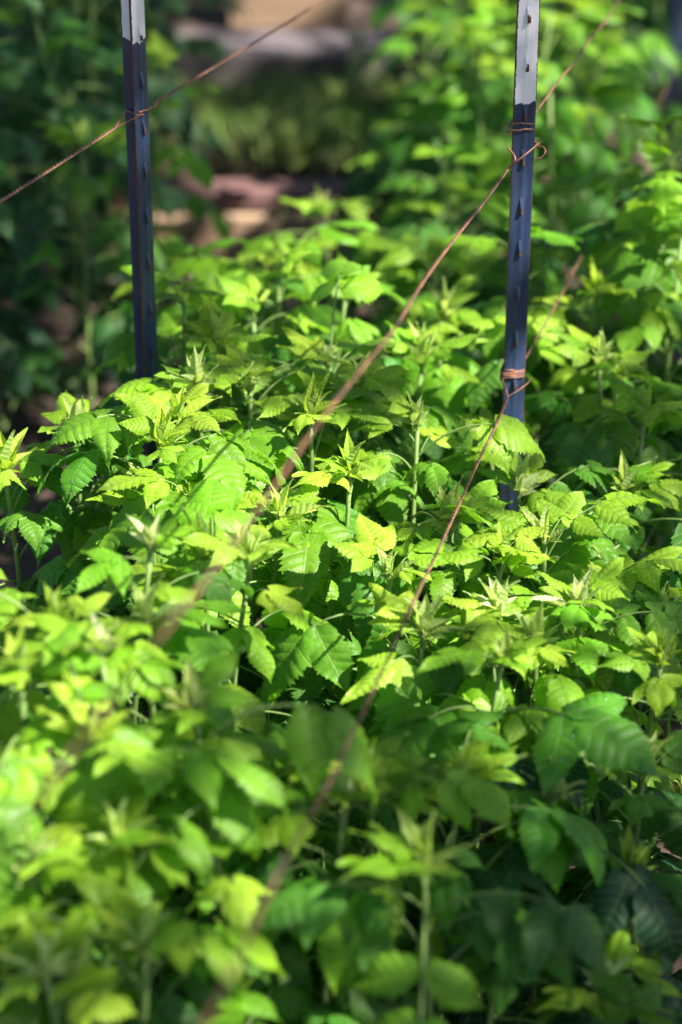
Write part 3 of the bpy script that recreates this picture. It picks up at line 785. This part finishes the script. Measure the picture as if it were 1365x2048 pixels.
# upper wire, right row
W1 = thing('trellis_wire', 'rusty twisted wire tied high on the right post, an orange blur up close', 'wire', (0, 0, 0), 'twisted wires strung between the posts')
a = at_depth(1016, 338, 2.655)
b = at_z(100, 1550, 0.800); far_b = a + (b - a) * 1.5
twisted(smooth_pts(sag(a, far_b, 0.006, 16, .0022, wr), 5), 'near_span', W1)
wire_tube(coil(PR, 15, 2.1, 0.838, 0.824, seed=1), 'binding', W1)
jr = at_depth(1075, 292, 2.655)
wire_tube(smooth_pts([a, at_depth(1040, 318, 2.645), at_depth(1066, 297, 2.65), at_depth(1078, 286, 2.665)]), 'tie_end', W1)
wire_tube(smooth_pts([a, at_depth(1030, 322, 2.645), at_depth(1029, 312, 2.645), at_depth(1022, 302, 2.64), at_depth(1015, 296, 2.635)]), 'tie_end', W1)
wire_tube(smooth_pts([at_depth(1070, 284, 2.67), at_depth(1078, 293, 2.66), at_depth(1087, 295, 2.655), at_depth(1091, 303, 2.65), at_depth(1087, 311, 2.65), at_depth(1079, 317, 2.65), at_depth(1072, 318, 2.65)]), 'curled_end', W1, 0.0013)
f0 = Vector((PR.x + .012, PR.y + .02, 0.836)); f1 = at_z(1235, 0, .845)
twisted(sag(f0, f1 + (f1 - f0) * .6, .004, 14, .0012, wr), 'far_span', W1, .0145, .00066, .00085)
# lower wire, right row
W2 = thing('trellis_wire', 'rusty twisted wire tied low on the right post, running down through the leaves', 'wire', (0, 0, 0), 'twisted wires strung between the posts')
a2 = at_depth(1016, 793, 2.775)
m2 = at_z(845, 1165, 0.530); b2 = at_z(560, 1740, 0.58); e2 = at_z(420, 2030, 0.66)
path = smooth_pts([a2, m2, at_z(700, 1480, 0.535), b2, e2, e2 + (e2 - b2) * 1.6], 5)
path = [p + Vector((noise.noise(p * 14) * .0025, 0, noise.noise(p * 14 + Vector((3, 9, 1))) * .0025)) if i else p for i, p in enumerate(path)]
twisted(path, 'near_span', W2)
wire_tube(coil(PR, 15, 4.1, 0.543, 0.531, seed=2), 'binding', W2)
wire_tube(smooth_pts([a2, at_depth(1011, 775, 2.78), at_depth(1006, 762, 2.80), at_depth(1007, 752, 2.81)]), 'tie_end', W2)
wire_tube(smooth_pts([a2, at_depth(1035, 782, 2.78), at_depth(1056, 766, 2.80), at_depth(1061, 756, 2.82)]), 'tie_end', W2, .0008)
g0 = Vector((PR.x + .014, PR.y + .02, 0.545)); g1 = at_z(1240, 350, .56)
twisted(sag(g0, g1 + (g1 - g0) * .8, 0.012, 14, .0012, wr), 'far_span', W2, .0145, .00066, .00085)
# left wire
W3 = thing('trellis_wire', 'rusty twisted wire crossing the left post near its white tip', 'wire', (0, 0, 0), 'twisted wires strung between the posts')
zl = at_y(280, 232, 2.63).z
k1 = at_y(230, 256, 2.58); k2 = at_y(247, 226, 2.625)
n0 = at_z(0, 399, zl - .012)
twisted(sag(n0 + (n0 - k1) * .9, k1, 0.002), 'near_span', W3)
twisted([k1, k2], 'near_span', W3)
wire_tube(coil(PL, 57, 1.2, zl + .002, zl - .002, seed=3, k=.77), 'binding', W3)
k3 = at_y(306, 218, 2.66); k4 = at_y(314, 202, 2.69)
e3 = at_z(640, 0, zl + .01)
twisted([k3, k4], 'far_span', W3)
twisted(sag(k4, e3 + (e3 - k4) * 1.0, 0.003), 'far_span', W3)
wire_tube([k1, at_y(262, 240, 2.61), at_y(283, 230, 2.615)], 'tie_end', W3, .0008)

# ------------------------------------------------------------------ ground, terraces, timbers
mb = MB()
ys = [-6, 0, .6, 1.2] + [1.2 + .1 * i for i in range(1, 35)] + [4.69, 4.70, 5.0, 5.3, 5.61, 5.62, 6, 7, 9, 14, 25, 60]
xs = [-60, -20, -8, -4] + [-2 + .1 * i for i in range(41)] + [4, 8, 20, 60]
grid = []
for y in ys:
    z = ground_z(y)
    row = []
    for x in xs:
        d = noise.noise(Vector((x * 2.3, y * 2.3, 0))) * .018 + noise.noise(Vector((x * 9, y * 9, 4))) * .006 if abs(x) < 3 and y < 9 else 0
        row.append(mb.vert((x, y, z + d)))
    grid.append(row)
for j in range(len(ys) - 1):
    for i in range(len(xs) - 1):
        mb.face((grid[j][i], grid[j][i + 1], grid[j + 1][i + 1], grid[j + 1][i]))
tag(mb.build('ground', M['soil']), kind='structure')

cr = random.Random(21); mb = MB()
for _ in range(5200):
    u, v = cr.uniform(-1.9, 2.3), cr.uniform(-1.0, 1.0)
    p = row_pos(u, v); z = ground_z(p.y) + noise.noise(Vector((p.x * 2.3, p.y * 2.3, 0))) * .018 + cr.uniform(.001, .012)
    l, w = cr.uniform(.008, .032), cr.uniform(.003, .009)
    rot = Matrix.Rotation(cr.uniform(0, 6.28), 3, 'Z') @ Matrix.Rotation(cr.uniform(-.4, .4), 3, 'X') @ Matrix.Rotation(cr.uniform(-.4, .4), 3, 'Y')
    c = Vector((p.x, p.y, z)); t = .0016
    ix = [mb.vert(c + rot @ Vector((sx * l * cr.uniform(.7, 1), sy * w * cr.uniform(.6, 1), sz * t))) for sz in (-1, 1) for sx, sy in ((-1, -1), (1, -1), (1, 1), (-1, 1))]
    for f in ((4, 5, 6, 7), (0, 1, 5, 4), (1, 2, 6, 5), (2, 3, 7, 6), (3, 0, 4, 7)): mb.face([ix[i] for i in f])
tag(mb.build('bark_mulch', M['chip'], smooth=False), 'brown bark mulch strewn on the soil between the canes', 'mulch', kind='stuff')

def timber(name, lo, hi, mat, label, cat, bev=.006, jit=.0015, rotz=0.0, group=None):
    mb = MB()
    c = Vector(((lo[0] + hi[0]) / 2, (lo[1] + hi[1]) / 2, lo[2]))
    mb.box(Vector(lo) - c, Vector(hi) - c, 0, bev, (16, 1, 1), jit)
    o = mb.build(name, mat, smooth=False, loc=c); o.rotation_euler.z = rotz
    return tag(o, label, cat, group)
T1 = at_z(345, 386, .135).y
timber('landscape_timber', (-.62, T1 - .003, .100), (.55, T1 + .085, .137), M['purplewood'], 'purplish dark timber edging the lower terrace behind the left post', 'timber')
timber('riser_board', (-.60, T1 - .035, -.03), (.55, T1 - .006, .097), M['tan'], 'sunlit tan board below the lower terrace timber', 'board')
T2 = at_z(500, 165, .14).y
timber('landscape_timber', (-.50, T2, .12), (.13, T2 + .19, at_y(500, 101, T2).z), M['timber'], 'thick grey weathered timber with a shadowed front at the top', 'timber', bev=.008)
T3 = T2 + .42
timber('back_board', (at_y(462, 30, T3).x, T3, .15), (at_y(696, 30, T3).x, T3 + .04, .45), M['tan'], 'sunlit tan board standing behind the grey timber at the top edge', 'board')
timber('back_board', (at_y(1080, 0, 6.1).x, 6.1, .1), (at_y(1500, 0, 6.1).x, 6.14, at_y(1200, -60, 6.1).z), M['redwood'], 'red-brown board behind the plants at the top right', 'board')
def stake(px, py_top, y, w, label):
    t = at_y(px, py_top, y); mb = MB()
    ring = []
    for (z, s) in ((-.05, 1), (t.z * .5, .98), (t.z - .01, 1), (t.z, .7)):
        ring.append([mb.vert((sx * w * s, sy * w * s, z)) for sx, sy in ((-1, -1), (1, -1), (1, 1), (-1, 1))])
    for i in range(3):
        for k in range(4): mb.face((ring[i][k], ring[i][(k + 1) % 4], ring[i + 1][(k + 1) % 4], ring[i + 1][k]))
    mb.face(tuple(ring[-1]))
    tag(mb.build('wooden_stake', M['pale'], smooth=False, loc=(t.x, t.y, 0)), label, 'stake')
stake(712, 60, T2 - .06, .017, 'pale square wooden stake at the right end of the grey timber')

# grass on the terrace
mb = MB(); gr = random.Random(3)
for _ in range(4500):
    x, y = gr.uniform(-.55, .35), gr.uniform(T1 + .14, T2 - .01)
    cl = noise.noise(Vector((x * 6, y * 6, 2)))
    if cl < -.3 and gr.random() < .7: continue
    h = gr.uniform(.02, .07) * (1 + cl); a = gr.uniform(0, 6.28)
    b = Vector((x, y, ground_z(y) - .006)); d = Vector((math.cos(a), math.sin(a), 0)); s = Vector((-d.y, d.x, 0)) * .0022
    i = [mb.vert(b - s), mb.vert(b + s), mb.vert(b + d * h * .3 + Vector((0, 0, h * .7)) + s * .7), mb.vert(b + d * h * .3 + Vector((0, 0, h * .7)) - s * .7), mb.vert(b + d * h * .8 + Vector((0, 0, h)))]
    mb.face((i[0], i[1], i[2], i[3])); mb.face((i[3], i[2], i[4]))
tag(mb.build('grass', M['grass']), 'short sparse grass on the terrace between the two timbers', 'grass', kind='stuff')

# ------------------------------------------------------------------ unseen added tree, its crown shaped so the gaps dapple the bed
def in_poly(x, y, P):
    c = False; j = len(P) - 1
    for i in range(len(P)):
        (xi, yi), (xj, yj) = P[i], P[j]
        if (yi > y) != (yj > y) and x < (xj - xi) * (y - yi) / (yj - yi) + xi: c = not c
        j = i
    return c
# sunlit places: outline as seen, on the level the lit things stand at
LIT = [
 (.45, [(-200, 800), (330, 655), (520, 640), (760, 700), (930, 760), (1000, 900), (1130, 980), (1290, 1060), (1300, 1170), (1200, 1200), (1420, 1240), (1420, 1370), (1210, 1410), (1100, 1440), (880, 1450), (700, 1330), (520, 1230), (380, 1330), (340, 1500), (-200, 1500)]),
 (.52, [(-300, 1100), (200, 1120), (290, 1330), (290, 1700), (270, 1800), (330, 1850), (310, 2300), (-300, 2300)]),
 (.40, [(370, 455), (600, 430), (800, 540), (790, 625), (620, 640), (340, 610)]),
 (.58, [(1090, 440), (1450, 430), (1450, 620), (1120, 640)]),
 (.52, [(560, 1470), (830, 1470), (790, 1680), (560, 1640)]),
 (.52, [(790, 1640), (960, 1660), (960, 1830), (800, 1830)]),
 (.30, [(450, -60), (720, -60), (730, 50), (450, 50)]),
 (.26, [(690, 60), (830, 80), (800, 230), (690, 240)]),
 (.05, [(340, 400), (560, 400), (560, 520), (320, 520)]),
 (.45, [(600, 360), (780, 370), (770, 470), (640, 470)]),
 (.0, [(-40, 920), (110, 920), (110, 1000), (-40, 1000)]),
]
ZC = 0.45
def slide(p, z=ZC): return p - SUN * ((p.z - z) / SUN.z)
LITW = [[(lambda w: (w.x, w.y))(slide(at_z(px, py, z))) for px, py in P] for z, P in LIT]
DARK = [(.45, [(410, 1290), (700, 1390), (660, 1500), (540, 1560), (520, 1900), (420, 2120), (400, 1900), (385, 1500)]), (.2, [(330, 108), (700, 108), (700, 185), (330, 185)]), (.35, [(640, 1500), (560, 1700), (880, 1960), (1500, 1960), (1500, 1560), (1000, 1500)])]
DARKW = [[(lambda w: (w.x, w.y))(slide(at_z(px, py, z))) for px, py in P] for z, P in DARK]
def near_seg(q, base, z0, z1, r):
    a = slide(Vector((base.x, base.y, z0))); b = slide(Vector((base.x, base.y, z1)))
    d = b - a; t = max(0, min(1, (q - a).dot(d) / d.dot(d)))
    return (q - (a + d * t)).length < r
tr = random.Random(31)
WSEG = [(at_z(640, 845, .8), at_z(470, 1075, .8)), (at_z(330, 1240, .8), at_z(270, 1350, .8)), (at_z(490, 1870, .6), at_z(410, 2040, .63)), (at_z(1000, 840, .53), at_z(900, 1010, .53)), (at_z(1000, 365, .805), at_z(860, 560, .80))]
WSEG = [(slide(a), slide(b)) for a, b in WSEG]
def near_line(q, a, b, r):
    d = b - a; t = max(0, min(1, (q - a).dot(d) / d.dot(d)))
    return (q - (a + d * t)).length < r
def wants_light(q):
    s = project(q)
    if s is None: return False
    if any(near_line(q, a, b, .045) for a, b in WSEG): return True
    if near_seg(q, PL, .25, 1.1, .055): return False
    if near_seg(q, PR, .71, .84, .045): return True
    if near_seg(q, PR, .48, .645, .075) or near_seg(q, PR, .90, 1.04, .075): return False
    n1, n2 = noise.noise(Vector((q.x * 7, q.y * 7, 8))) * .035, noise.noise(Vector((q.x * 7, q.y * 7, 18))) * .035
    if any(in_poly(q.x, q.y, P) for P in DARKW): return False
    if any(in_poly(q.x + n1 + ox, q.y + n2 + oy, P) for P in LITW for ox, oy in ((0, 0), (.04, 0), (-.04, 0), (0, .04), (0, -.04))): return noise.noise(Vector((q.x * 9, q.y * 9, 2))) > -.42
    if s[0] > 560 and s[1] < 480: return noise.noise(Vector((q.x * 4.5, q.y * 3.2, 3))) > -0.06      # dappled back of the bed
    if s[0] < 330 and s[1] < 780: return noise.noise(Vector((q.x * 6, q.y * 4, 13))) > 0.42
    return noise.noise(Vector((q.x * 6, q.y * 6, 5))) > 0.30
tree = thing('added_shade_tree', 'leafy tree beside the garden whose shade dapples the canes', 'tree', (6.2, 0.6, 0))
crown = MB(); hubs = []
cell = []
n = 0
while n < 9500:
    q = Vector((tr.uniform(-2.0, 2.2), tr.uniform(.3, 7.0), ZC))
    hgt = tr.uniform(2.4, 4.6)
    if wants_light(q) and tr.random() < .965: n += 1; continue
    p = q + SUN * (hgt / SUN.z)
    n += 1
    if tr.random() < .03: hubs.append(p.copy())
    for _ in range(6):
        c = p + Vector((tr.gauss(0, .032), tr.gauss(0, .032), tr.gauss(0, .032)))
        L = tr.uniform(.045, .085); W = L * .5
        rot = Matrix.Rotation(tr.uniform(0, 6.28), 3, 'Z') @ Matrix.Rotation(tr.uniform(-.9, .9), 3, 'X') @ Matrix.Rotation(tr.uniform(-.7, .7), 3, 'Y')
        ix = [crown.vert(c + rot @ Vector(v) - Vector((6.2, .6, 0))) for v in ((0, 0, 0), (W * .6, L * .4, .006), (0, L, -.01), (-W * .6, L * .4, .006))]
        crown.face(ix)
crown.build('crown', M['crown'], tree)
tk = MB()
fork = Vector((6.2, .6, 2.2))
tk.tube([(0, 0, -.2), (.02, 0, 1.0), (0, .02, 2.2), (-.3, .3, 3.4), (-.6, .7, 4.6)], [.17, .14, .12, .08, .04], 10)
for hb in hubs[:46]:
    e = hb - Vector((6.2, .6, 0)); s = Vector((0, .02, 2.2)) + Vector((-.45, .45, 1.8)) * tr.uniform(0, 1)
    midp = s.lerp(e, .5) + Vector((0, 0, .25))
    tk.tube([s, midp, e], [.035, .018, .006], 6)
tk.build('trunk', M['bark'], tree)

t2 = thing('added_shade_tree', 'unseen leafy tree added at the left to block sky light', 'tree', (-3.6, 7.2, 0))  # added out of frame, cuts the sky fill over the left row
O2 = Vector((-3.6, 7.2, 0)); crown = MB(); hub2 = []
for _ in range(2600):
    p = Vector((tr.uniform(-5.2, -.5), tr.uniform(2.2, 9.0), tr.uniform(2.3, 4.6)))
    if noise.noise(p * .9) < -.12: continue
    if tr.random() < .02: hub2.append(p.copy())
    for _ in range(6):
        c = p + Vector((tr.gauss(0, .09), tr.gauss(0, .09), tr.gauss(0, .09))) - O2
        L = tr.uniform(.07, .13); W = L * .5
        rot = Matrix.Rotation(tr.uniform(0, 6.28), 3, 'Z') @ Matrix.Rotation(tr.uniform(-.9, .9), 3, 'X') @ Matrix.Rotation(tr.uniform(-.7, .7), 3, 'Y')
        crown.face([crown.vert(c + rot @ Vector(v)) for v in ((0, 0, 0), (W * .6, L * .4, .006), (0, L, -.01), (-W * .6, L * .4, .006))])
crown.build('crown', M['crown'], t2)
tk = MB(); tk.tube([(0, 0, -.2), (.02, 0, 1.0), (0, .02, 2.2), (.1, -.3, 3.4), (.3, -.7, 4.4)], [.17, .14, .12, .08, .04], 10)
for hb in hub2[:40]:
    e = hb - O2; q = Vector((0, .02, 2.2)) + Vector((.25, -.55, 1.7)) * tr.uniform(0, 1)
    tk.tube([q, q.lerp(e, .5) + Vector((0, 0, .25)), e], [.035, .018, .006], 6)
tk.build('trunk', M['bark'], t2)

# ------------------------------------------------------------------ world, sun, camera
w = bpy.data.worlds.new('World'); scene.world = w; w.use_nodes = True
nt = w.node_tree; nt.nodes.clear()
sky = nt.nodes.new('ShaderNodeTexSky'); sky.sky_type = 'NISHITA'; sky.sun_disc = False
sky.sun_elevation = SUN_EL; sky.sun_rotation = SUN_AZ
bg = nt.nodes.new('ShaderNodeBackground'); bg.inputs[1].default_value = 0.05
wo = nt.nodes.new('ShaderNodeOutputWorld')
nt.links.new(sky.outputs[0], bg.inputs[0]); nt.links.new(bg.outputs[0], wo.inputs[0])
sd = bpy.data.lights.new('sun', 'SUN'); sd.energy = 5.0; sd.angle = R(0.5); sd.color = (1.0, 0.93, 0.82)
so = bpy.data.objects.new('sun', sd); link(so)
so.rotation_euler = (-SUN).to_track_quat('-Z', 'Y').to_euler()

cd = bpy.data.cameras.new('camera'); cd.lens = LENS; cd.sensor_fit = 'VERTICAL'; cd.sensor_height = SENSOR
cd.clip_end = 300; cd.clip_start = .05
cd.dof.use_dof = True; cd.dof.focus_distance = 2.60; cd.dof.aperture_fstop = 2.3; cd.dof.aperture_blades = 9
co = bpy.data.objects.new('camera', cd); link(co); co.location = CAM; co.rotation_euler = (math.pi / 2 - PITCH, 0, 0)
scene.camera = co
vs = scene.view_settings
vs.view_transform = 'Standard'; vs.look = 'None'; vs.exposure = 1.9; vs.gamma = 1.0; vs.use_curve_mapping = False
scene.cycles.use_denoising = True
scene.cycles.max_bounces = 8; scene.cycles.transparent_max_bounces = 8
